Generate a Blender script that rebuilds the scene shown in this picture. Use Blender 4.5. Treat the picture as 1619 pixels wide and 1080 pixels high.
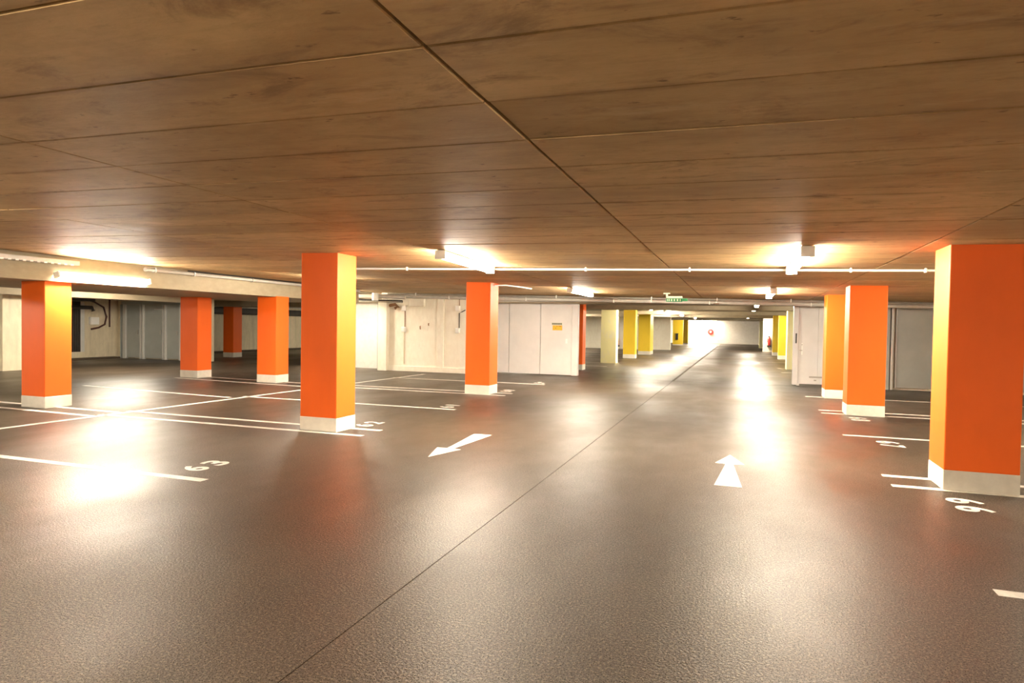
import bpy, bmesh, math, random
from mathutils import Matrix, Vector
random.seed(7)
S = bpy.context.scene
for o in list(bpy.data.objects): bpy.data.objects.remove(o)
C = S.collection

# ------------------------------------------------------------------ camera
CAM_H = 1.5
yaw, pitch, roll = math.radians(-19.321), math.radians(-1.386), math.radians(0.928)
fw = Vector((math.sin(yaw)*math.cos(pitch), math.cos(yaw)*math.cos(pitch), math.sin(pitch)))
rt = Vector((math.cos(yaw), -math.sin(yaw), 0)); up = rt.cross(fw)
r2 = rt*math.cos(roll) + up*math.sin(roll); u2 = -rt*math.sin(roll) + up*math.cos(roll)
cd = bpy.data.cameras.new('camera'); cam = bpy.data.objects.new('camera', cd); C.objects.link(cam)
cd.sensor_fit = 'HORIZONTAL'; cd.sensor_width = 36; cd.lens = 36*1028.7/1619
cd.clip_start = 0.05; cd.clip_end = 300
cam.matrix_world = Matrix(((r2.x, u2.x, -fw.x, 0), (r2.y, u2.y, -fw.y, 0), (r2.z, u2.z, -fw.z, CAM_H), (0, 0, 0, 1)))
S.camera = cam

# ------------------------------------------------------------------ world, view, lamp levels
w = bpy.data.worlds.new('world'); S.world = w; w.use_nodes = True
w.node_tree.nodes['Background'].inputs[0].default_value = (1, .86, .68, 1)
w.node_tree.nodes['Background'].inputs[1].default_value = 0.0
S.view_settings.view_transform = 'Standard'; S.view_settings.look = 'None'
S.view_settings.exposure = 3.42; S.view_settings.gamma = 1.0; S.view_settings.use_curve_mapping = False
LAMP_COLOR = (1.0, .90, .74)
LAMP = 30.0

# ------------------------------------------------------------------ materials
class NT:
    def __init__(s, name):
        s.m = bpy.data.materials.new(name); s.m.use_nodes = True; s.t = s.m.node_tree
        s.b = s.t.nodes['Principled BSDF']; s.out = s.t.nodes['Material Output']
    def n(s, typ, **kw):
        nd = s.t.nodes.new(typ)
        for k, v in kw.items():
            if k.startswith('i_'): nd.inputs[k[2:].replace('_', ' ')].default_value = v
            else: setattr(nd, k, v)
        return nd
    def l(s, a, b): s.t.links.new(a, b)
    def pos(s, scale=(1, 1, 1)):
        g = s.n('ShaderNodeNewGeometry'); mp = s.n('ShaderNodeMapping'); mp.inputs['Scale'].default_value = scale
        s.l(g.outputs['Position'], mp.inputs['Vector']); return mp.outputs[0]
    def noise(s, scale, detail=4, rough=.55, vec=None, dist=0.):
        nz = s.n('ShaderNodeTexNoise'); nz.inputs['Scale'].default_value = scale
        nz.inputs['Detail'].default_value = detail; nz.inputs['Roughness'].default_value = rough
        nz.inputs['Distortion'].default_value = dist
        if vec: s.l(vec, nz.inputs['Vector'])
        return nz.outputs['Fac']
    def ramp(s, fac, stops):
        r = s.n('ShaderNodeValToRGB'); e = r.color_ramp.elements
        while len(e) < len(stops): e.new(.5)
        for el, (p, c) in zip(e, stops):
            el.position = p; el.color = (c, c, c, 1) if isinstance(c, (int, float)) else (*c, 1)
        s.l(fac, r.inputs[0]); return r.outputs[0]
    def mix(s, fac, a, b, typ='MIX'):
        m = s.n('ShaderNodeMix', data_type='RGBA', blend_type=typ)
        for sock, v in ((0, fac), (6, a), (7, b)):
            if hasattr(v, 'is_output'): s.l(v, m.inputs[sock])
            elif sock == 0: m.inputs[0].default_value = v
            else: m.inputs[sock].default_value = (*v, 1)
        return m.outputs[2]
    def bump(s, h, strength=.2, dist=.01, prev=None):
        b = s.n('ShaderNodeBump'); b.inputs['Strength'].default_value = strength; b.inputs['Distance'].default_value = dist
        s.l(h, b.inputs['Height'])
        if prev: s.l(prev, b.inputs['Normal'])
        return b.outputs[0]

def plain(name, col, rough=.5, metal=0., spec=.5, emit=0., wear=0., scale=6.):
    m = NT(name); b = m.b
    b.inputs['Roughness'].default_value = rough; b.inputs['Metallic'].default_value = metal
    b.inputs['Specular IOR Level'].default_value = spec
    if wear:
        f = m.noise(scale, 5, .6, m.pos())
        c = m.mix(m.ramp(f, [(.35, 0), (.7, 1)]), tuple(x*(1-wear) for x in col), tuple(min(1, x*(1+wear*.5)) for x in col))
        m.l(c, b.inputs['Base Color'])
    else: b.inputs['Base Color'].default_value = (*col, 1)
    if emit:
        b.inputs['Emission Color'].default_value = (*LAMP_COLOR, 1); b.inputs['Emission Strength'].default_value = emit
    return m.m

def concrete(name, col, dark, streak=(1, 1, 1), rough=.7, spec=.3, drips=False, bump=.15):
    m = NT(name); p = m.pos(streak)
    a = m.noise(.9, 6, .62, p, .4); b2 = m.noise(9, 5, .6, p); c2 = m.noise(60, 3, .6, m.pos())
    c = m.mix(m.ramp(a, [(.3, 0), (.7, 1)]), dark, col)
    c = m.mix(m.ramp(b2, [(.40, .0), (.75, .35)]), c, tuple(min(1, x*1.25) for x in col))
    blot = m.ramp(m.noise(2.3, 7, .7, p, .4), [(.60, 0), (.74, .5)])
    c = m.mix(blot, c, tuple(x*.72 for x in dark))
    if drips:
        d = m.ramp(m.noise(3.2, 3, .5, m.pos((1.6, 1.6, .12))), [(.55, 0), (.72, .55)])
        c = m.mix(d, c, tuple(x*.75 for x in dark))
    m.l(c, m.b.inputs['Base Color']); m.b.inputs['Roughness'].default_value = rough
    m.b.inputs['Specular IOR Level'].default_value = spec
    m.l(m.bump(c2, bump, .004, m.bump(b2, bump, .01)), m.b.inputs['Normal'])
    return m.m

def ceiling_mat():
    m = NT('board_marked_concrete')
    oi = m.n('ShaderNodeObjectInfo')
    a = m.noise(.8, 7, .62, m.pos((.5, 1.1, 1)), .3); g = m.noise(7, 7, .70, m.pos((.6, 1.2, 1)))
    fine = m.noise(60, 3, .6, m.pos()); st = m.noise(26, 4, .6, m.pos((.07, 1.5, 1)))
    c = m.mix(m.ramp(a, [(.36, 0), (.62, 1)]), (.42, .27, .118), (.64, .44, .215))
    c = m.mix(m.ramp(g, [(.45, 0), (.75, .55)]), c, (.35, .22, .095))
    c = m.mix(m.ramp(st, [(.50, 0), (.72, .2)]), c, (.32, .20, .088))
    sp = m.ramp(m.noise(3.1, 7, .72, m.pos((.6, 1.3, 1)), .5), [(.55, 0), (.68, .62)])
    c = m.mix(sp, c, (.22, .13, .06))
    pit = m.ramp(m.noise(13, 4, .6, m.pos((.6, 1.3, 1))), [(.66, 0), (.72, .8)])
    c = m.mix(pit, c, (.16, .092, .042))
    lt = m.ramp(m.noise(2.4, 7, .72, m.pos((.45, 2.0, 1))), [(.60, 0), (.74, .45)])
    c = m.mix(lt, c, (.74, .56, .33))
    tc = m.n('ShaderNodeTexCoord'); sx = m.n('ShaderNodeSeparateXYZ'); m.l(tc.outputs['Object'], sx.inputs[0])
    ab = m.n('ShaderNodeMath', operation='ABSOLUTE'); m.l(sx.outputs['Y'], ab.inputs[0])
    wob = m.n('ShaderNodeMath', operation='MULTIPLY_ADD'); m.l(m.noise(2.2, 6, .7, m.pos((.7, 1.2, 1))), wob.inputs[0]); wob.inputs[1].default_value = .16; m.l(ab.outputs[0], wob.inputs[2])
    c = m.mix(m.ramp(wob.outputs[0], [(.325, 0), (.375, .62)]), c, (.20, .12, .055))
    rnd = m.n('ShaderNodeMapRange'); rnd.inputs['To Min'].default_value = .88; rnd.inputs['To Max'].default_value = 1.1
    m.l(oi.outputs['Random'], rnd.inputs['Value'])
    mul = m.n('ShaderNodeVectorMath', operation='SCALE'); m.l(c, mul.inputs[0]); m.l(rnd.outputs[0], mul.inputs['Scale'])
    m.l(mul.outputs[0], m.b.inputs['Base Color'])
    m.l(m.ramp(a, [(.3, .52), (.7, .68)]), m.b.inputs['Roughness']); m.b.inputs['Specular IOR Level'].default_value = .22
    m.b.inputs['Specular Tint'].default_value = (1, .88, .70, 1)
    m.l(m.bump(fine, .15, .003, m.bump(g, .30, .008)), m.b.inputs['Normal'])
    return m.m

def floor_mat():
    m = NT('damp_asphalt')
    p = m.pos()
    big = m.noise(.38, 5, .6, m.pos((1, .7, 1))); mid = m.noise(1.9, 6, .65, m.pos((1, .6, 1)))
    gr = m.noise(70, 2, .6, p); gr2 = m.noise(150, 2, .5, p)
    c = m.mix(m.ramp(big, [(.32, 0), (.68, 1)]), (.030, .020, .0125), (.060, .043, .029))
    c = m.mix(m.ramp(mid, [(.40, 0), (.75, .6)]), c, (.022, .0145, .009))
    c = m.mix(m.ramp(gr, [(.48, .0), (.66, .8)]), c, (.17, .125, .085))
    c = m.mix(m.ramp(gr2, [(.54, 0), (.66, .8)]), c, (.012, .008, .005))
    m.l(c, m.b.inputs['Base Color'])
    rg = m.ramp(m.noise(.45, 5, .6, m.pos((1, .6, 1))), [(.34, .30), (.64, .50)])
    m.l(rg, m.b.inputs['Roughness']); m.l(m.ramp(gr2, [(.50, .54), (.62, .05)]), m.b.inputs['Specular IOR Level'])
    m.b.inputs['Specular Tint'].default_value = (1, .89, .76, 1)
    m.l(m.bump(gr2, .45, .003, m.bump(gr, .45, .006)), m.b.inputs['Normal'])
    return m.m

def paint(name, col, rough=.5, worn=0.):
    m = NT(name)
    f = m.noise(3, 5, .6, m.pos((1, 1, .4)))
    c = m.mix(m.ramp(f, [(.3, 0), (.7, 1)]), tuple(x*.93 for x in col), col)
    if worn:
        c = m.mix(m.ramp(m.noise(5, 6, .7, m.pos((1, 1, .5))), [(.50, 0), (.66, worn)]), c, (.75, .73, .62))
    m.l(c, m.b.inputs['Base Color']); m.b.inputs['Roughness'].default_value = rough; m.b.inputs['Specular IOR Level'].default_value = .3
    m.l(m.bump(m.noise(40, 3, .6, m.pos()), .06, .003), m.b.inputs['Normal'])
    return m.m

def line_mat():
    m = NT('worn_white_road_paint')
    f = m.noise(7, 6, .7, m.pos()); g = m.noise(120, 2, .6, m.pos())
    c = m.mix(m.ramp(f, [(.30, 0), (.62, 1)]), (.52, .47, .40), (.80, .77, .70))
    c = m.mix(m.ramp(g, [(.62, 0), (.72, .5)]), c, (.30, .26, .21))
    m.l(c, m.b.inputs['Base Color']); m.b.inputs['Roughness'].default_value = .5
    return m.m

M = dict(
    ceiling=ceiling_mat(), floor=floor_mat(), line=line_mat(),
    orange=paint('orange_paint', (.95, .148, .010)),
    yellow=paint('yellow_paint', (.82, .57, .035)),
    pale=paint('overexposed_yellow_paint', (.88, .82, .42), worn=.6),  # yellow paint whitened to carry overexposure; the patches are wear
    plinth=concrete('plinth_concrete', (.76, .71, .62), (.64, .58, .48), rough=.6),
    beam=concrete('beam_concrete', (.42, .35, .235), (.32, .26, .17), (.6, .6, 1.2), rough=.6),
    wall=concrete('pale_wall_concrete', (.88, .82, .69), (.79, .72, .58), (1, 1, .5)),
    wall_grey=concrete('grey_wall_concrete', (.76, .67, .49), (.58, .50, .35), (1, 1, .4), drips=True),
    white_wall=concrete('painted_white_wall', (.78, .75, .70), (.70, .66, .60), bump=.05),
    joint=plain('dark_joint', (.085, .06, .038), .9),
    white=plain('white_coated_steel', (.74, .71, .685), .45, wear=.08, scale=1.5),
    grey=plain('grey_coated_steel', (.42, .44, .41), .4, wear=.12, scale=1.2),
    frame=plain('pale_steel_frame', (.62, .61, .57), .4, wear=.05),
    steel=plain('galvanised_steel', (.55, .53, .48), .38, .7, wear=.12),
    pipe=plain('pale_grey_pipe', (.60, .56, .49), .4, wear=.1),
    pvc=plain('white_plastic', (.93, .91, .85), .4, wear=.04),
    dark=plain('black_rubber', (.02, .018, .016), .6),
    brown=plain('brown_red_paint', (.10, .035, .022), .5, wear=.15),
    red=plain('red_enamel', (.55, .03, .02), .35),
    housing=plain('lamp_housing', (.45, .43, .38), .5),
    tube=plain('lit_diffuser', (.9, .88, .82), .4, emit=LAMP),
    sign_yellow=plain('yellow_plate', (.85, .48, .04), .5),
    sign_green=plain('green_plate', (.03, .22, .08), .4),
    sign_pale=plain('pale_plate', (.72, .75, .55), .5),
    label_grey=plain('grey_print', (.38, .35, .31), .6), ink=plain('printed_ink', (.05, .045, .04), .6), rust=plain('rust_stain', (.25, .12, .05), .8),
    niche=plain('dark_grille', (.05, .042, .035), .6, wear=.2),
)

# ------------------------------------------------------------------ mesh helpers
def mesh(name, bm, mat, parent=None, smooth=False):
    me = bpy.data.meshes.new(name); bm.to_mesh(me); bm.free()
    me.materials.append(M[mat] if isinstance(mat, str) else mat)
    if smooth:
        for p in me.polygons: p.use_smooth = True
    return link(name, me, parent)
def link(name, me, parent=None):
    o = bpy.data.objects.new(name, me); C.objects.link(o)
    if parent: o.parent = parent
    return o
def empty(name, loc=(0, 0, 0)):
    o = bpy.data.objects.new(name, None); C.objects.link(o); o.location = loc; o.empty_display_size = .2
    return o
def tag(o, label, cat, group=None, kind=None):
    o['label'] = label; o['category'] = cat
    if group: o['group'] = group
    if kind: o['kind'] = kind
    return o
def struct(o, label=None, cat=None):
    o['kind'] = 'structure'
    if label: o['label'] = label
    if cat: o['category'] = cat
    return o
def bx(bm, x0, x1, y0, y1, z0, z1, bev=0.):
    r = bmesh.ops.create_cube(bm, size=1)
    vs = r['verts']
    bmesh.ops.scale(bm, vec=(x1-x0, y1-y0, z1-z0), verts=vs)
    bmesh.ops.translate(bm, vec=((x0+x1)/2, (y0+y1)/2, (z0+z1)/2), verts=vs)
    if bev:
        es = list({e for v in vs for e in v.link_edges})
        bmesh.ops.bevel(bm, geom=es, offset=bev, segments=2, affect='EDGES', profile=.6)
    return bm
def box(x0, x1, y0, y1, z0, z1, bev=0.): return bx(bmesh.new(), x0, x1, y0, y1, z0, z1, bev)
def tube(bm, pts, r, seg=8):
    pts = [Vector(p) for p in pts]; rings = []
    for i, p in enumerate(pts):
        d = (pts[min(i+1, len(pts)-1)]-pts[max(i-1, 0)]).normalized()
        a = Vector((0, 0, 1)) if abs(d.z) < .9 else Vector((1, 0, 0))
        u = d.cross(a).normalized(); v = d.cross(u)
        rings.append([bm.verts.new(p+u*math.cos(t)*r+v*math.sin(t)*r) for t in (2*math.pi*k/seg for k in range(seg))])
    for a, b in zip(rings, rings[1:]):
        for k in range(seg): bm.faces.new((a[k], a[(k+1) % seg], b[(k+1) % seg], b[k]))
    bm.faces.new(rings[0][::-1]); bm.faces.new(rings[-1])
    bmesh.ops.recalc_face_normals(bm, faces=bm.faces[:])
    return bm
def poly(pts, z=0., t=0.002):
    bm = bmesh.new(); vs = [bm.verts.new((x, y, z+t)) for x, y in pts]; f = bm.faces.new(vs)
    if f.normal.z < 0: f.normal_flip()
    f.normal_update()
    if f.normal.z < 0: f.normal_flip()
    r = bmesh.ops.extrude_face_region(bm, geom=[f])
    bmesh.ops.translate(bm, vec=(0, 0, -t), verts=[g for g in r['geom'] if isinstance(g, bmesh.types.BMVert)])
    bmesh.ops.recalc_face_normals(bm, faces=bm.faces[:])
    return bm
def zc(x, y): return 2.365-.0165*x-.004*(y-7.5)

# ================================================================== FLOOR
XL, XR, YB, YF = -23.0, 6.9, -12.0, 71.0
fl = struct(mesh('floor', box(XL-.3, 9.3, YB-.3, YF+.3, -.30, -.02), 'joint'))
fl['label'] = 'dark damp asphalt floor of the parking level'
SX, SY, GAP = -1.78, 18.95, .003
for x0, x1, y0, y1 in ((XL, SX-GAP, YB, SY-.012), (SX+GAP, 9.0, YB, SY-.012), (XL, SX-.03-GAP, SY+.012, YF), (SX+.03+GAP, 9.0, SY+.012, YF)):
    mesh('floor_slab', box(x0, x1, y0, y1, -.02, 0), 'floor', fl)

def pline(p, q, wd=.1):
    (x0, y0), (x1, y1) = p, q; L = math.hypot(x1-x0, y1-y0); nx, ny = -(y1-y0)/L*wd/2, (x1-x0)/L*wd/2
    return mesh('parking_line', poly([(x0+nx, y0+ny), (x0-nx, y0-ny), (x1-nx, y1-ny), (x1+nx, y1+ny)]), 'line', fl)
# left row of bays (aisle end -> rear line)
for y in (4.79, 7.50, 7.98, 10.50, 13.08, 13.55, 16.05):
    pline((-4.72, y), (-9.36+.04*(y-10), y-.02))
pline((-9.55, 2.0), (-8.95, 17.6), .11)
# bays beyond the long rear line
for y in (4.70, 7.42, 7.88, 10.55, 13.05, 13.70):
    pline((-9.42, y-.1 if y < 9 else y-.35), (-13.9, y+.05))
# right row
for y in (1.75, 4.46, 7.20, 7.67, 10.43, 13.06, 13.52, 16.15):
    pline((1.43, y), (6.3, y+.0))
for y in (24.75, 27.25): pline((-4.8, y), (-9.4, y)); pline((1.4, y+.1), (6.3, y+.1))
for y in (32.4, 37.9): pline((-4.8, y), (-9.4, y)); pline((1.4, y), (6.3, y))

a = mesh('direction_arrow', poly([(-3.30, 6.61), (-3.46, 7.17), (-3.325, 7.17), (-3.43, 8.27), (-3.17, 8.28), (-3.245, 7.18), (-3.14, 7.16)]), 'line', fl)
a['label'] = 'white arrow pointing toward the viewer in the left lane'
a = mesh('direction_arrow', poly([(-.08, 8.16), (-.235, 7.62), (-.12, 7.60), (-.205, 6.52), (.05, 6.52), (-.04, 7.60), (.075, 7.63)]), 'line', fl)
a['label'] = 'white arrow pointing away down the right lane'

digit_cache = {}
def digit_mesh(ch):
    if ch not in digit_cache:
        cu = bpy.data.curves.new('glyph', 'FONT'); cu.body = ch; cu.size = 1; cu.offset = .03
        ob = bpy.data.objects.new('glyph', cu); C.objects.link(ob)
        bpy.context.view_layer.update()
        me = bpy.data.meshes.new_from_object(ob.evaluated_get(bpy.context.evaluated_depsgraph_get()))
        bpy.data.objects.remove(ob)
        xs = [v.co.x for v in me.vertices]; ys = [v.co.y for v in me.vertices]
        x0, x1, y0, y1 = min(xs), max(xs), min(ys), max(ys)
        for v in me.vertices:
            v.co = ((v.co.x-x0)/(x1-x0)-.5, (v.co.y-y0)/(y1-y0)-.5, 0)
        me.materials.clear(); me.materials.append(M['line']); digit_cache[ch] = me
    return digit_cache[ch]
def number(txt, cx, cy, side, label):
    # side -1: read facing -x ; +1: read facing +x
    g = empty('stall_number', (cx, cy, .003)); g.parent = fl; g['label'] = label
    g.rotation_euler = (0, 0, math.pi/2 if side < 0 else -math.pi/2)
    for i, ch in enumerate(txt):
        d = link('digit', digit_mesh(ch), g); d.location = ((i-.5)*.28, 0, 0)
        d.scale = (.075 if ch == '1' else .19, .29, 1)
    return g
number('63', -5.19, 5.28, -1, 'painted number 63 on the floor')
number('62', -5.19, 8.42, -1, 'painted number 62 on the floor')
number('61', -5.02, 10.90, -1, 'painted number 61 on the floor')
number('60', -5.02, 14.05, -1, 'painted number 60 on the floor')
number('59', -4.95, 16.50, -1, 'painted number 59 on the floor')
number('66', 1.92, 6.64, 1, 'painted number 66 on the floor')
number('67', 1.92, 9.84, 1, 'painted number 67 on the floor')
number('68', 1.95, 12.42, 1, 'painted number 68 on the floor')

# ================================================================== CEILING
cl = struct(mesh('ceiling', box(-11.4, 7.2, YB-7.5, 19.2-7.5, .03, .3), 'joint'))
cl['label'] = 'brown board-marked concrete ceiling slab'
cl.location = (0, 7.5, 2.365); cl.rotation_euler = (-.004, .0165, 0)
seams = [-11.3, -9.0, -6.33, -3.66, -.99, 1.66, 4.33, 7.0]
BW = .545
for i, (x0, x1) in enumerate(zip(seams, seams[1:])):
    w2, l2 = (x1-x0)/2-.007, BW/2-.0035
    bm = box(-w2, w2, -l2, l2, 0, .035); me = bpy.data.meshes.new('ceiling_board'); 
    bmesh.ops.bevel(bm, geom=[e for e in bm.edges if all(v.co.z < .01 for v in e.verts)], offset=.005, segments=1, affect='EDGES')
    bm.to_mesh(me); bm.free(); me.materials.append(M['ceiling'])
    for k in range(-3, 31):
        y = 2.46+BW*(k+.5)
        if y > 19.0: continue
        b = link('ceiling_board', me, cl)
        b.location = ((x0+x1)/2, y-7.5, random.uniform(-.0015, .0015))
        b.rotation_euler = (0, random.uniform(-.0012, .0012), random.uniform(-.0012, .0012))
    yb = 2.46-BW*3-.005
    mesh('ceiling_slab', box(x0+.004, x1-.004, YB-7.5, yb-7.5, 0, .035), 'ceiling', cl)

# lowered slab on the left and beams
b = tag(mesh('concrete_beam', box(-14.2, -10.75, YB, 16.8, 2.115, 2.62, .012), 'beam'), 'wide pale concrete downstand beam over the left row of orange pillars', 'beam')
c2 = struct(mesh('ceiling', box(-14.2, -11.35, 16.8, 19.55, 2.49, 2.62), 'beam')); c2['label'] = 'concrete ceiling patch behind the left beam'
c3 = struct(mesh('ceiling', box(XL, -14.2, YB, 36, 2.34, 2.62), 'beam')); c3['label'] = 'concrete ceiling of the dim left bay'
b = tag(mesh('concrete_beam', box(-19.0, -18.3, YB, 18.9, 2.12, 2.36, .01), 'beam'), 'narrow concrete beam across the dim left bay in front of the grey doors', 'beam')
b = tag(mesh('concrete_beam', box(-23.0, -14.2, 21.4, 22.6, 2.10, 2.36, .01), 'beam'), 'concrete beam above the dark red pillar in the rear left bay', 'beam')
b = tag(mesh('concrete_beam', box(-14.2, 7.0, 18.75, 19.55, 2.19, 2.62, .012), 'beam'), 'long concrete beam crossing the driveway above the white sliding doors', 'beam')
c4 = struct(mesh('ceiling', box(-23.0, 9.0, 19.55, YF, 2.36, 2.62), 'beam')); c4['label'] = 'concrete ceiling of the yellow rear section'
for y0, lab in ((25.2, 'first concrete beam of the yellow section'), (33.5, 'second concrete beam of the yellow section'), (42.0, 'third concrete beam of the yellow section'), (54.0, 'fourth concrete beam of the yellow section')):
    tag(mesh('concrete_beam', box(-16.0, 9.0, y0, y0+.7, 2.20, 2.40, .01), 'beam'), lab+' spanning the lane behind the crossing beam', 'beam')

# ================================================================== WALLS
struct(mesh('wall_left', box(XL-.3, XL, YB, 36, 0, 2.4), 'wall_grey'))
struct(mesh('wall_back', box(XL, XR+.3, YB-.3, YB, 0, 2.75), 'wall'))
struct(mesh('wall_right', box(XR, XR+.3, YB, 19.4, 0, 2.5), 'wall'))
struct(mesh('wall_rear_concrete', box(-10.95, -7.85, 18.45, 18.75, 0, 2.62), 'wall'))
struct(mesh('wall_rear_infill', box(-14.2, -10.95, 19.02, 19.3, 0, 2.3), 'white_wall'))
struct(mesh('wall_rear_left', box(-23.0, -18.45, 18.95, 19.15, 0, 2.36), 'wall_grey'))
struct(mesh('wall_rear_right', box(2.85, XR, 19.22, 19.45, 0, 2.6), 'wall'))
struct(mesh('wall_store_left', box(-14.45, -14.2, 19.0, 36.0, 0, 2.36), 'wall'))
struct(mesh('wall_store_back', box(-23.0, -14.2, 36.0, 36.3, 0, 2.36), 'wall_grey'))
struct(mesh('wall_section_left', box(-14.4, -4.55, 46.0, 46.3, 0, 2.4), 'wall'))
struct(mesh('wall_section_right', box(1.46, 9.0, 47.5, 47.8, 0, 2.4), 'wall'))
struct(mesh('wall_section_side', box(9.0, 9.3, 19.4, YF, 0, 2.5), 'wall'))
struct(mesh('wall_section_far_side', box(-14.7, -14.4, 36.3, YF, 0, 2.4), 'wall'))
struct(mesh('wall_end', box(-14.4, 9.0, 70.5, 70.8, 0, 2.4), 'white_wall'))
# raised kerb at the foot of the pale concrete wall, shallow pilaster, lintel
struct(mesh('trim_1', box(-8.95, -8.72, 18.41, 18.45, 0, 2.3, .006), 'wall'), 'narrow vertical rib on the pale concrete wall')
pl = tag(mesh('wall_pilaster', box(-10.98, -10.66, 18.27, 18.45, 0, 2.28, .01), 'wall'), 'slim pale concrete pilaster beside the white infill wall', 'pilaster')
struct(mesh('trim_2', box(-9.92, -9.38, 18.33, 18.45, 2.06, 2.30, .008), 'wall'), 'short concrete bracket block high on the pale wall')
struct(mesh('baseboard_rear', box(-10.66, -7.85, 18.40, 18.45, 0, .16, .006), 'wall'))
struct(mesh('trim_3', box(-12.30, -12.275, 19.0, 19.02, 0, 2.2), 'joint'))

# ================================================================== PILLARS
def pillar(x0, x1, y0, y1, top, paintm, label, group=None, plinth=.19, cat='pillar', pm='plinth'):
    cx, cy = (x0+x1)/2, (y0+y1)/2; hx, hy = (x1-x0)/2, (y1-y0)/2
    t = empty('concrete_pillar', (cx, cy, 0)); tag(t, label, cat, group)
    mesh('shaft', box(-hx, hx, -hy, hy, plinth, top, .012), paintm, t)
    if plinth > 0: mesh('plinth', box(-hx-.003, hx+.003, -hy-.003, hy+.003, 0, plinth+.004, .008), pm, t)
    return t
G1 = 'orange painted pillars'
pillar(-5.77, -5.18, 7.57, 8.03, 2.47, 'orange', 'tall orange pillar in the middle left, beside floor number 62', G1)
pillar(-5.68, -5.11, 13.12, 13.62, 2.45, 'orange', 'orange pillar in front of the pale concrete wall and white door', G1)
pillar(1.86, 2.47, 7.20, 7.72, 2.35, 'orange', 'largest orange pillar at the right edge, beside floor number 66', G1)
pillar(1.82, 2.42, 12.90, 13.42, 2.33, 'orange', 'orange pillar in front of the grey gate, beside floor number 68', G1)
pillar(1.80, 2.40, 15.95, 16.48, 2.32, 'orange', 'light orange pillar beside the right white door, partly hidden', G1)
pillar(-11.42, -10.86, 7.60, 8.06, 2.14, 'orange', 'leftmost orange pillar, under the beam with the bright lamp', G1)
pillar(-13.94, -13.36, 13.30, 13.78, 2.13, 'orange', 'orange pillar just right of the grey doors', G1)
pillar(-11.30, -10.73, 13.13, 13.60, 2.13, 'orange', 'orange pillar under the beam, left of the tall middle pillar', G1)
pillar(-20.42, -19.90, 21.70, 22.20, 2.12, 'orange', 'dark shaded orange pillar far back in the left bay', G1)
pillar(-5.78, -5.15, 22.10, 22.55, 2.37, 'orange', 'shaded orange pillar peeking out behind the white sliding door', G1)
G2 = 'yellow painted pillars'
pillar(-5.50, -4.86, 26.90, 27.40, 2.37, 'pale', 'worn yellow pillar painted pale for glare, nearest in the left yellow row', G2, .0)
pillar(-5.42, -4.83, 31.95, 32.45, 2.37, 'yellow', 'mustard yellow pillar, second in the left yellow row', G2)
pillar(-5.42, -4.76, 36.95, 38.3, 2.37, 'yellow', 'bright yellow deep pillar left of the pale wall segment', G2)
pillar(-5.70, -4.82, 59.6, 60.2, 2.37, 'yellow', 'far yellow pillar with a dark fixture on its front', G2, .08)
pillar(-5.40, -4.82, 65.6, 66.2, 2.37, 'yellow', 'farthest yellow pillar of the left row, close to the bright end wall', G2, .08)
pillar(1.68, 2.28, 26.80, 27.35, 2.37, 'pale', 'yellow pillar painted pale for glare, next to the right white door', G2, .0)
pillar(1.86, 2.46, 36.0, 36.55, 2.37, 'yellow', 'shaded yellow pillar, second in the right yellow row', G2)
pillar(1.80, 2.40, 41.0, 41.5, 2.37, 'yellow', 'bright yellow pillar behind the shaded one in the right row', G2)
pillar(1.46, 2.06, 56.5, 57.1, 2.37, 'pale', 'thin-looking yellow pillar painted pale for glare, at the far right of the lane', G2, .0)
t = pillar(-20.1, -19.39, 12.4, 12.95, 2.14, 'wall_grey', 'bare concrete pillar at the left edge of the picture', None, 0.)

# ================================================================== LAMPS
def make_lamp(name, L):
    t = empty(name)
    mesh('housing', box(-.055, .055, -L/2, L/2, -.045, 0, .008), 'housing', t)
    bm = bmesh.new(); n = 8; rings = []
    for y in (-L/2+.02, L/2-.02):
        rings.append([bm.verts.new((.062*math.cos(math.pi*k/n), y, -.040-.062*math.sin(math.pi*k/n))) for k in range(n+1)])
    for k in range(n): bm.faces.new((rings[0][k], rings[0][k+1], rings[1][k+1], rings[1][k]))
    bm.faces.new((rings[0][0], rings[1][0], rings[1][n], rings[0][n])); bm.faces.new(rings[0]); bm.faces.new(rings[1][::-1])
    bmesh.ops.recalc_face_normals(bm, faces=bm.faces[:])
    mesh('diffuser', bm, 'tube', t)
    for s in (-1, 1):
        mesh('end_cap', box(-.066, .066, s*L/2-.02, s*L/2+.012, -.108, .0, .006), 'pvc', t)
    return t
def lamp_copy(src, loc, label, rot=(0, 0, 0)):
    t = src.copy(); C.objects.link(t); t.location = loc; t.rotation_euler = rot; t['label'] = label
    for ch in src.children:
        c = ch.copy(); C.objects.link(c); c.parent = t
    return t
GL = 'fluorescent ceiling lamps'
L0 = tag(make_lamp('fluorescent_lamp', 2.2), 'lit fluorescent lamp over the left lane, nearest and in front of the orange pillar', 'lamp', GL)
L0.location = (-3.60, 8.38, zc(-3.6, 8.38)-.006); L0.rotation_euler = (0, .0165, math.radians(5))
for x, y, lab in ((.62, 8.25, 'lit fluorescent lamp over the right lane, nearest to the viewer'),
                  (-3.70, 15.6, 'second lit fluorescent lamp over the left lane, above the white sliding door'),
                  (.60, 14.9, 'second lit fluorescent lamp over the right lane'),
                  (-3.60, -.9, 'lit fluorescent lamp over the left lane behind the viewer'),
                  (.62, -.9, 'lit fluorescent lamp over the right lane behind the viewer')):
    lamp_copy(L0, (x, y, zc(x, y)-.006), lab, (0, .0165, 0))
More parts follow.
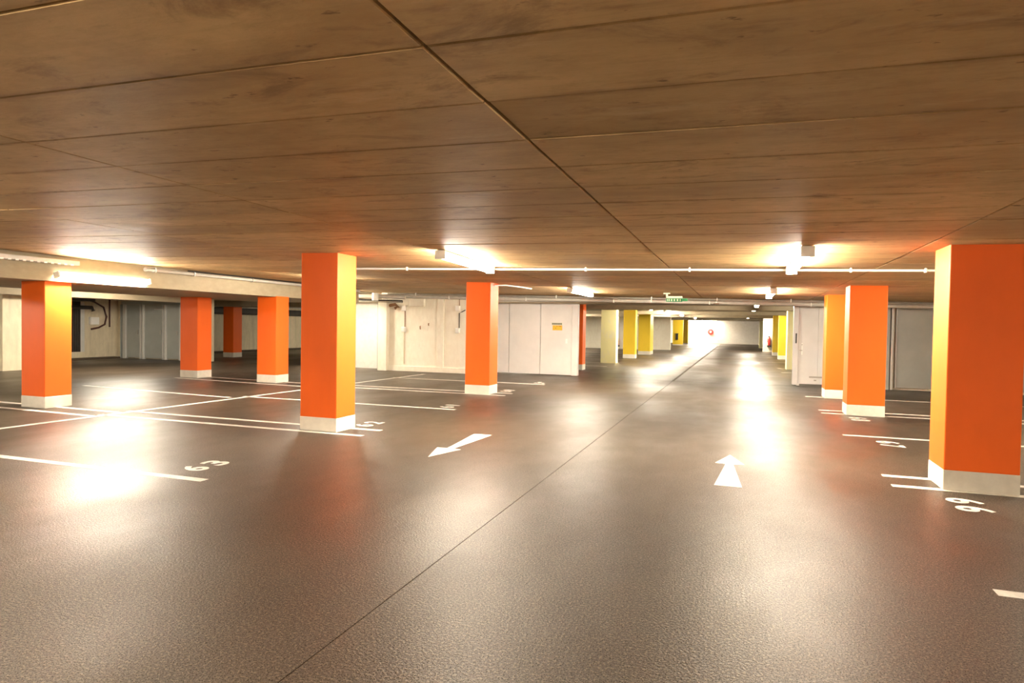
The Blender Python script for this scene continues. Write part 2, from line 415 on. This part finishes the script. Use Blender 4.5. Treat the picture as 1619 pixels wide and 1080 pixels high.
for i, (x, y) in enumerate(((-3.62, 27.2), (-3.45, 33.0), (-3.4, 40.4), (-3.2, 49.5), (-3.0, 58.0), (-3.6, 66.6))):
    nm = ('first', 'second', 'third', 'fourth', 'fifth', 'last')[i]
    lamp_copy(L0, (x, y, 2.36), nm+' lit lamp of the left lane in the yellow section, counting from the crossing beam')
for i, (x, y) in enumerate(((.50, 22.6), (.50, 27.6), (.50, 35.5), (.46, 46.0))):
    nm = ('first', 'second', 'third', 'last')[i]
    lamp_copy(L0, (x, y, 2.36), nm+' lit lamp of the right lane in the yellow section, counting from the crossing beam')
LS = make_lamp('fluorescent_lamp', 1.75); tag(LS, 'x', 'lamp', GL)
LS.location = (-10.685, 8.55, 2.27); LS.rotation_euler = (0, math.radians(-14), 0)
LS['label'] = 'bright long fluorescent lamp fixed to the side of the left beam'
lamp_copy(LS, (-16.7, 13.85, 2.335), 'small lit lamp in the dim left bay, left of the grey doors')
lamp_copy(L0, (-15.4, 4.2, 2.335), 'added unseen lamp brightening the left bay, nearer the camera')  # unseen fill lamp, added to lift the left side
LH = tag(make_lamp('fluorescent_lamp', 1.15), 'short lit lamp over the left bays hidden by the tall orange pillar', 'lamp', GL)
LH.location = (-8.33, 11.85, zc(-8.33, 11.85)-.006); LH.rotation_euler = (0, .0165, 0)
lamp_copy(LH, (-12.0, 17.3, 2.485), 'added short lamp brightening the white infill wall, hidden by the tall orange pillar')  # added out of sight to brighten the infill wall
lamp_copy(L0, (-7.4, 2.5, zc(-7.4, 2.5)-.006), 'added unseen lamp over the left bays, brightening pillar fronts', (0, .0165, 0))  # unseen fill lamp for the fronts of the left orange pillars
lamp_copy(L0, (4.9, -1.5, zc(4.9, -1.5)-.006), 'added unseen lamp over the right bays, nearer the camera', (0, .0165, 0))  # unseen fill lamp for the front of the right orange pillar
lamp_copy(L0, (-21.6, 7.0, 2.335), 'added unseen lamp in the left bay, by the bare concrete pillar')  # added out of view to light the left wall and grey doors
lamp_copy(L0, (-15.6, 31.0, 2.335), 'added lamp brightening the rear left bay, hidden by the tall orange pillar')  # added behind the pillar to lift the rear left bay
lamp_copy(L0, (5.4, 10.8, zc(5.4, 10.8)-.006), 'added unseen lamp over the right bays, brightening the grey gate', (0, .0165, 0))  # added out of view so the grey gate reads brighter
lamp_copy(L0, (-10.4, 41.0, 2.36), 'added lamp brightening the pale rear wall left of the yellow pillars')  # extra lamp added to brighten the rear section walls
lamp_copy(L0, (5.6, 31.0, 2.36), 'added lamp brightening the bays right of the yellow pillars')  # extra lamp added to lift the right side of the rear section
lamp_copy(L0, (-3.4, 70.1, 2.36), 'lit lamp tight against the bright end wall', (0, 0, math.pi/2))
lamp_copy(L0, (-4.6, 69.3, 2.36), 'added second lamp brightening the end wall', (0, 0, math.pi/2))  # extra lamp added to push the end wall towards white
lamp_copy(L0, (-10.4, 29.5, 2.36), 'added unseen lamp behind the left white sliding door', (0, 0, 0))  # unseen extra lamp added for more light in the rear section

# ================================================================== DOORS
# left white sliding fire door
d = empty('door_1', (-4.7, 19.17, 0)); struct(d, 'white steel sliding fire door with a yellow notice', 'door')
for x0, x1 in ((-7.95, -6.83), (-6.81, -5.81), (-5.79, -4.80)):
    mesh('door_panel', box(x0+4.7, x1+4.7, 0, .1, .03, 2.20, .006), 'white', d)
mesh('edge_profile', box(-.095, .09, -.05, .14, .02, 2.21, .01), 'white', d)
mesh('guide_rail', box(-3.3, .0, -.03, .05, 2.19, 2.25, .005), 'steel', d)
mesh('pull_plate', box(-.30, -.24, -.012, .0, .99, 1.13, .004), 'pvc', d)
s = tag(empty('notice_sign', (-5.27, 19.168, 1.50)), 'small yellow notice with a dark heading strip on the white sliding door', 'sign')
mesh('plate', box(-.14, .16, -.008, 0, -.115, .035, .002), 'sign_yellow', s)
mesh('heading_strip', box(-.17, .165, -.008, 0, .045, .115, .002), 'sign_pale', s)
for i in range(9): mesh('print_mark', box(-.16+.035*i, -.135+.035*i, -.010, -.008, .055, .105), 'ink', s)
for i, (xx, zz) in enumerate(((-.02, .005), (.05, .008), (.09, .004), (-.06, -.05))): mesh('print_mark', box(xx, xx+.035, -.010, -.008, zz-.01, zz+.008), 'rust', s)
# right white door leaf
d = empty('door_2', (1.36, 19.25, 0)); struct(d, 'white steel fire door leaf beside the light orange pillar', 'door')
mesh('edge_profile', box(0, .13, -.06, .14, .02, 2.21, .01), 'white', d)
mesh('door_panel', box(.13, .62, 0, .09, .05, 2.20, .005), 'white', d)
mesh('door_panel', box(.625, 1.5, 0, .09, .05, 2.20, .005), 'white', d)
mesh('foot_roller', box(.10, .18, -.03, .03, 0, .05, .01), 'pvc', d)
mesh('edge_handle', box(.055, .085, -.085, -.06, 1.15, 1.42, .005), 'dark', d)
lk = mesh('lock_plate', box(.205, .245, -.012, 0, .84, 1.16, .003), 'pvc', d)
mesh('lever', bx(box(.215, .235, -.05, -.012, .95, .97), .16, .235, -.05, -.035, .945, .972), 'steel', lk)
mesh('keyhole', box(.219, .231, -.016, -.012, 1.10, 1.13), 'ink', lk)
mesh('label_strip', box(.42, .74, -.006, 0, .22, .265), 'label_grey', d)
mesh('label_mark', box(.54, .60, -.006, 0, .14, .175), 'label_grey', d)
# grey gate right
d = empty('door_3', (3.55, 19.1, 0)); struct(d, 'grey steel gate behind the right orange pillars', 'door')
mesh('door_panel', box(.27, 3.2, .04, .1, .06, 2.22, .006), 'grey', d)
mesh('frame_post', box(0, .10, -.02, .1, 0, 2.42, .006), 'grey', d)
mesh('frame_post', box(.13, .19, .0, .1, 0, 2.3, .004), 'frame', d)
mesh('edge_strip', box(.245, .268, .02, .1, .04, 2.22, .003), 'frame', d)
mesh('track_box', box(0, 3.2, -.06, .1, 2.25, 2.44, .01), 'grey', d)
mesh('bolt_head', tube(bmesh.new(), [(.03, -.07, 2.36), (.03, .0, 2.36)], .045, 10), 'pvc', d)
# grey doors far left
d = empty('door_4', (-22.7, 18.85, 0)); struct(d, 'row of three grey steel doors with pale frames in the left bay', 'door')
mesh('frame_head', box(0, 4.0, -.03, .1, 2.08, 2.2, .008), 'grey', d)
for px0, px1 in ((-.02, .0), (.10, .25), (.97, 1.03), (1.10, 1.17), (2.11, 2.16), (2.21, 2.27), (2.93, 3.0)):
    mesh('frame_post', box(px0, px1, -.05, .08, 0, 2.08, .006), 'frame' if px0 > .05 else 'grey', d)
for px0, px1 in ((.27, .96), (1.19, 2.10), (2.29, 2.92), (3.02, 3.98)):
    dp = mesh('door_panel', box(px0, px1, 0, .05, .04, 2.07, .005), 'grey', d)
    mesh('handle', box(px1-.12, px1-.08, -.05, 0, .95, 1.1, .006), 'steel', dp)
mesh('closer_arm', box(1.72, 2.12, -.06, -.02, 1.88, 1.92, .004), 'frame', d)

# ================================================================== PIPES, CABLES, FITTINGS
def pipe(name, pts, r, mat, label, cat='pipe', clips=(), seg=8):
    o = mesh(name, tube(bmesh.new(), pts, r, seg), mat, None, False); tag(o, label, cat)
    for (x, y, z, ax) in clips:
        e = r+.012
        if ax == 'x': mesh('clip', bx(box(x-.012, x+.012, y-e, y+e, z-e, z+e, .004), x-.006, x+.006, y-.006, y+.006, z, zc(x, y) if x > -10.7 else z+.1), 'pvc', o)
        else: mesh('clip', bx(box(x-e, x+e, y-.012, y+.012, z-e, z+e, .004), x-.085 if x < -10 else x-.006, x, y-.006, y+.006, z-.006, z+.006), 'steel', o)
    return o
pipe('conduit_pipe', [(x, 9.55, zc(x, 9.55)-.035) for x in (-6.8, -4.2, 0, 6.85)], .016, 'pvc', 'thin white conduit running across the ceiling past the two nearest lamps', 'conduit',
     [(x, 9.55, zc(x, 9.55)-.035, 'x') for x in (-5.2, -2.2, -.7, 1.35, 2.2, 3.6, 5.0)])
pipe('sprinkler_pipe', [(x, 18.05, zc(x, 18)-.055) for x in (-10.5, -4, 1, 6.8)], .03, 'steel', 'thin steel pipe closest to the ceiling before the crossing beam', 'pipe',
     [(x, 18.05, zc(x, 18)-.055, 'x') for x in (-9.5, -7.4, -5.0, -2.31, -.6, 1.2)])
pipe('drain_pipe', [(x, 18.35, zc(x, 18)-.115) for x in (-11.2, -4, 1, 6.8)], .055, 'pipe', 'pale grey thick pipe in front of the crossing beam', 'pipe',
     [(x, 18.35, zc(x, 18)-.115, 'x') for x in (-10.4, -8.5, -6.0, -3.4, -.8, 1.7)])
pipe('drain_pipe', [(x, 18.58, 2.255) for x in (-7.8, -4, 1, 6.8)], .035, 'pipe', 'lower pale pipe tucked under the crossing beam edge', 'pipe')
spk = bpy.data.objects['sprinkler_pipe']
o = empty('sprinkler_head', (-.62, 18.05, zc(-.62, 18)-.085)); o.parent = spk
mesh('stem', tube(bmesh.new(), [(0, 0, 0), (0, 0, -.07)], .012), 'steel', o); mesh('deflector', tube(bmesh.new(), [(0, 0, -.07), (0, 0, -.085)], .07, 12), 'rust', o)
o = empty('sprinkler_head', (-2.31, 18.05, zc(-2.31, 18)-.085)); o.parent = spk
mesh('stem', tube(bmesh.new(), [(0, 0, 0), (0, 0, -.06)], .012), 'steel', o); mesh('deflector', tube(bmesh.new(), [(0, 0, -.06), (0, 0, -.072)], .035, 12), 'steel', o)
# pipe along the left beam
pipe('water_pipe', [(-10.66, y, 2.455) for y in (9.4, 12, 14, 16.7)], .032, 'pipe', 'pale pipe running along the top of the left beam', 'pipe',
     [(-10.66, y, 2.455, 'y') for y in (9.55, 10.5, 12.2, 14, 16)])
mesh('end_cap', tube(bmesh.new(), [(-10.66, 9.34, 2.455), (-10.66, 9.41, 2.455)], .04, 10), 'steel', bpy.data.objects['water_pipe'])
o = pipe('cable_duct', [(-10.60, y, 2.505) for y in (10.3, 14.0, 16.7)], .012, 'dark', 'dark cable running above the pale pipe on the left beam', 'cable')
# perforated cable tray
ct = tag(empty('cable_tray', (-10.75, 3.5, 2.40)), 'perforated steel cable tray along the left beam above the leftmost orange pillar', 'cable tray')
mesh('tray_bottom', box(.0, .16, 0, 4.5, 0, .006), 'steel', ct); mesh('tray_side', box(.155, .161, 0, 4.5, 0, .07), 'steel', ct)
for i in range(40): mesh('rung', box(.157, .168, .05+.11*i, .10+.11*i, -.012, .012, .002), 'pvc', ct)
# cluster over the rear left corner
pipe('waste_pipe', [(-11.75, 17.68, 2.34), (-11.4, 17.75, 2.36), (-10.7, 17.9, 2.36), (-9.9, 18.1, 2.33)], .06, 'pipe', 'bent pale waste pipe above the slim pilaster', 'pipe', seg=10)
pipe('waste_pipe', [(-11.75, 17.72, 2.24), (-11.0, 17.85, 2.22), (-10.0, 18.1, 2.20)], .045, 'dark', 'dark insulated pipe under the bent pale waste pipe', 'pipe', seg=10)
o = tag(mesh('pipe_coupling', tube(bmesh.new(), [(-10.75, 17.72, 2.45), (-10.75, 17.72, 2.22)], .10, 12), 'pvc'), 'white round pipe coupling above the slim pilaster', 'pipe fitting')
pipe('support_rail', [(-12.2, 17.55, 2.20), (-9.95, 18.0, 2.185)], .02, 'steel', 'thin support rail under the pipes of the rear left corner', 'rail')
o = tag(mesh('bundled_valve', tube(bmesh.new(), [(-10.60, 18.36, 2.08), (-10.40, 18.36, 2.12), (-10.30, 18.38, 2.03), (-10.42, 18.39, 2.0)], .05, 8), 'rust'), 'small brown valve beside the top of the slim pilaster', 'valve')
pipe('rise_pipe', [(-11.02, 18.36, .02), (-11.02, 18.36, 2.2)], .018, 'brown', 'thin rusty riser pipe left of the slim pilaster', 'pipe')
# junction boxes
def jbox(x, z, label, side):
    t = tag(empty('junction_box', (x, 18.45, z)), label, 'junction box')
    mesh('body', box(-.075, .075, -.06, 0, -.08, .08, .012), 'pvc', t); mesh('lid', box(-.06, .06, -.07, -.058, -.065, .065, .006), 'pvc', t)
    if side: mesh('socket_flap', box(-.05, .045, -.085, -.068, -.03, .05, .006), 'pvc', t)
    return t
jbox(-10.13, 2.00, 'white upper junction box on the pale wall, near the slim pilaster', 0)
jbox(-10.12, 1.33, 'white lower socket box on the pale wall, near the slim pilaster', 1)
jbox(-8.25, 2.01, 'white upper junction box on the pale wall, near the orange pillar', 0)
jbox(-8.24, 1.32, 'white lower socket box on the pale wall, near the orange pillar', 1)
pipe('cable_conduit', [(-10.09, 18.435, 1.41), (-10.09, 18.435, 1.93)], .012, 'rust', 'thin cable between the two boxes near the slim pilaster', 'cable')
pipe('cable_conduit', [(-10.11, 18.435, .23), (-10.11, 18.435, 1.26)], .011, 'wall_grey', 'thin cable below the lower box near the slim pilaster', 'cable')
pipe('cable_conduit', [(-8.20, 18.435, 1.40), (-8.20, 18.435, 1.86), (-8.12, 18.435, 1.9), (-8.0, 18.435, 1.96)], .014, 'ink', 'dark kinked cable between the two boxes near the orange pillar', 'cable')
pipe('cable_conduit', [(-8.2, 18.435, 2.08), (-8.2, 18.435, 2.32)], .01, 'rust', 'short cable above the upper box near the orange pillar', 'cable')
for x, z, hh, lab in ((-9.54, 1.44, .10, 'left rusty anchor mark on the pale concrete wall'), (-9.25, 1.53, .07, 'right rusty anchor mark on the pale concrete wall')):
    tag(mesh('anchor_stub', tube(bmesh.new(), [(x, 18.45, z), (x, 18.42, z-.005), (x+.01, 18.415, z-hh)], .016, 6), 'rust'), lab, 'anchor')
# curved cable by the nearest left pillar
pipe('cable', [(-5.09, 13.3, zc(-5.1, 13.3)-.05), (-4.98, 13.7, zc(-5, 13.7)-.02), (-4.85, 14.2, zc(-5, 14)-.02), (-4.72, 14.8, zc(-5, 15)-.03)], .014, 'pvc', 'short curved white cable at the top of the orange pillar before the white door', 'cable')
# exit sign
s = tag(empty('exit_sign', (-1.52, 16.1, zc(-1.5, 16.1))), 'green emergency exit sign hanging from the ceiling over the driveway', 'exit sign')
mesh('bracket', bx(box(-.26, -.10, -.02, .02, -.03, .0, .004), -.20, -.15, -.015, .015, -.10, -.02), 'sign_pale', s)
mesh('light_bar', box(-.19, .19, -.04, .04, -.13, -.08, .006), 'sign_pale', s)
pn = mesh('green_panel', box(-.19, .19, -.012, .012, -.215, -.13, .003), 'sign_green', s)
for x0, x1 in ((-.165, -.145), (-.125, -.105), (-.075, -.045), (-.01, .02), (.06, .095), (.13, .15)):
    mesh('pictogram', box(x0, x1, -.016, -.012, -.20, -.148), 'sign_pale', pn)
mesh('green_panel', box(.20, .31, -.10, .08, -.20, -.14, .003), 'sign_green', s)
# left bay fittings on wall_left (x = -23)
n = tag(empty('wall_grille', (-22.99, 17.05, 0)), 'tall dark recessed grille in the left concrete wall', 'grille')
mesh('backing', box(-.02, .02, -.40, .33, .28, 2.15), 'niche', n)
for i in range(9): mesh('slat', box(.02, .05, -.38+.08*i, -.34+.08*i, .30, 2.1), 'niche', n)
mesh('surround', box(-.02, .03, .33, .48, .12, 2.12), 'frame', n); mesh('sill', box(-.02, .04, -.42, .48, .10, .28), 'wall_grey', n)
eb = tag(empty('electrical_box', (-22.99, 17.88, 1.43)), 'white electrical box on the left concrete wall', 'electrical box')
mesh('body', box(0, .12, -.17, .17, -.14, .14, .01), 'pvc', eb); mesh('door_lid', box(.12, .13, -.15, .15, -.12, .12, .004), 'pvc', eb)
pipe('duct_pipe', [(-22.86, 15.05, 1.92), (-22.86, 17.75, 1.92), (-22.86, 17.80, 1.80)], .07, 'niche', 'dark horizontal pipe above the wall grille', 'pipe')
pipe('cable_loop', [(-22.962, 17.3, 2.30), (-22.962, 17.9, 2.15), (-22.962, 18.3, 1.95), (-22.962, 18.42, 1.6), (-22.962, 18.35, 1.3), (-22.962, 18.1, 1.18), (-22.962, 17.8, 1.12)], .035, 'brown', 'brown cable bundle looping around the white electrical box', 'cable')
pipe('cable_loop', [(-22.962, 18.55, 2.32), (-22.962, 18.55, 1.9), (-22.962, 18.55, 1.2)], .03, 'brown', 'brown vertical cable right of the white electrical box', 'cable')
o = tag(mesh('cable_channel', box(-22.98, -21.6, 15.2, 16.9, 2.12, 2.33, .01), 'niche'), 'dark metal duct under the ceiling of the left bay', 'duct')
o = tag(mesh('cable_channel', box(-22.95, -22.6, 12.2, 15.0, 1.98, 2.06, .01), 'niche'), 'dark cable channel at the upper left concrete wall', 'duct')
o = tag(mesh('cable_channel', box(-22.95, -22.6, 12.2, 15.0, 1.70, 1.80, .01), 'niche'), 'lower dark cable channel on the left concrete wall', 'duct')
tag(mesh('kerb', box(-23.0, -22.7, 12.4, 18.8, 0, .06, .01), 'joint'), 'dark low kerb at the foot of the left concrete wall', 'kerb')
# rear bay, behind the shaded pillar
pipe('vent_duct', [(-22.7, 22.9, 1.98), (-22.7, 35.8, 1.98)], .16, 'niche', 'dark round duct along the rear left wall', 'duct', seg=12)
for y in (24, 28, 32): mesh('wall_bracket', box(-23.0, -22.8, y, y+.06, 1.95, 2.01), 'steel', bpy.data.objects['vent_duct'])
pipe('vent_duct', [(-22.4, 22.9, 2.25), (-22.4, 35.8, 2.25)], .05, 'pipe', 'pale pipe above the dark duct in the rear left bay', 'pipe')
tag(mesh('kerb', box(-22.98, -22.75, 19.3, 35.9, 0, .10, .01), 'joint'), 'dark low kerb at the foot of the rear left wall', 'kerb')
# extinguishers
def extinguisher(x, y, z, label):
    t = tag(empty('fire_extinguisher', (x, y, z)), label, 'fire extinguisher')
    bm = bmesh.new(); prof = [(.0, 0), (.08, 0), (.085, .03), (.085, .42), (.06, .50), (.03, .53), (.03, .56), (0, .56)]
    rings = [[bm.verts.new((r*math.cos(k*math.pi/6), r*math.sin(k*math.pi/6), zz)) for k in range(12)] if r else [bm.verts.new((0, 0, zz))] for r, zz in prof]
    for a, b in zip(rings, rings[1:]):
        for k in range(12):
            f = [a[k % len(a)], a[(k+1) % len(a)], b[(k+1) % len(b)], b[k % len(b)]]
            bm.faces.new(list(dict.fromkeys(f)))
    bmesh.ops.recalc_face_normals(bm, faces=bm.faces[:])
    mesh('cylinder', bm, 'red', t, True)
    mesh('valve', box(-.05, .03, -.02, .02, .55, .62, .006), 'dark', t)
    mesh('hose', tube(bmesh.new(), [(-.04, -.02, .58), (-.12, -.02, .5), (-.11, -.02, .2)], .014), 'dark', t)
    mesh('wall_bracket', box(-.05, .05, .08, .135, .25, .32), 'dark', t)
    mesh('foot_tray', box(-.13, .13, -.11, .13, -.10, 0, .01), 'dark', t)
    return t
extinguisher(-8.17, 45.86, .25, 'red fire extinguisher on the rear wall right of the glare-paled yellow pillar')
extinguisher(1.86, 47.36, .45, 'red fire extinguisher on the wall beside the bright yellow right pillar')
hr = tag(empty('hose_reel', (-2.9, 70.5, 1.2)), 'small round red hose reel on the bright end wall', 'hose reel')
mesh('drum', tube(bmesh.new(), [(0, -.18, 0), (0, -.02, 0)], .30, 16), 'red', hr); mesh('hub', tube(bmesh.new(), [(0, -.2, 0), (0, -.18, 0)], .1, 12), 'pvc', hr)
fx = tag(empty('pillar_fixture', (-5.32, 59.6, .5)), 'dark upright fixture on the front of the far yellow pillar', 'fixture')
mesh('body', box(-.10, .10, -.08, 0, 0, .52, .01), 'dark', fx); mesh('cap', box(-.13, .13, -.10, 0, .50, .56, .01), 'dark', fx)
fx = tag(mesh('information_board', box(-6.5, -4.2, 41.9, 41.98, 2.23, 2.34, .004), 'pvc'), 'pale information board hanging on the third rear beam', 'board')
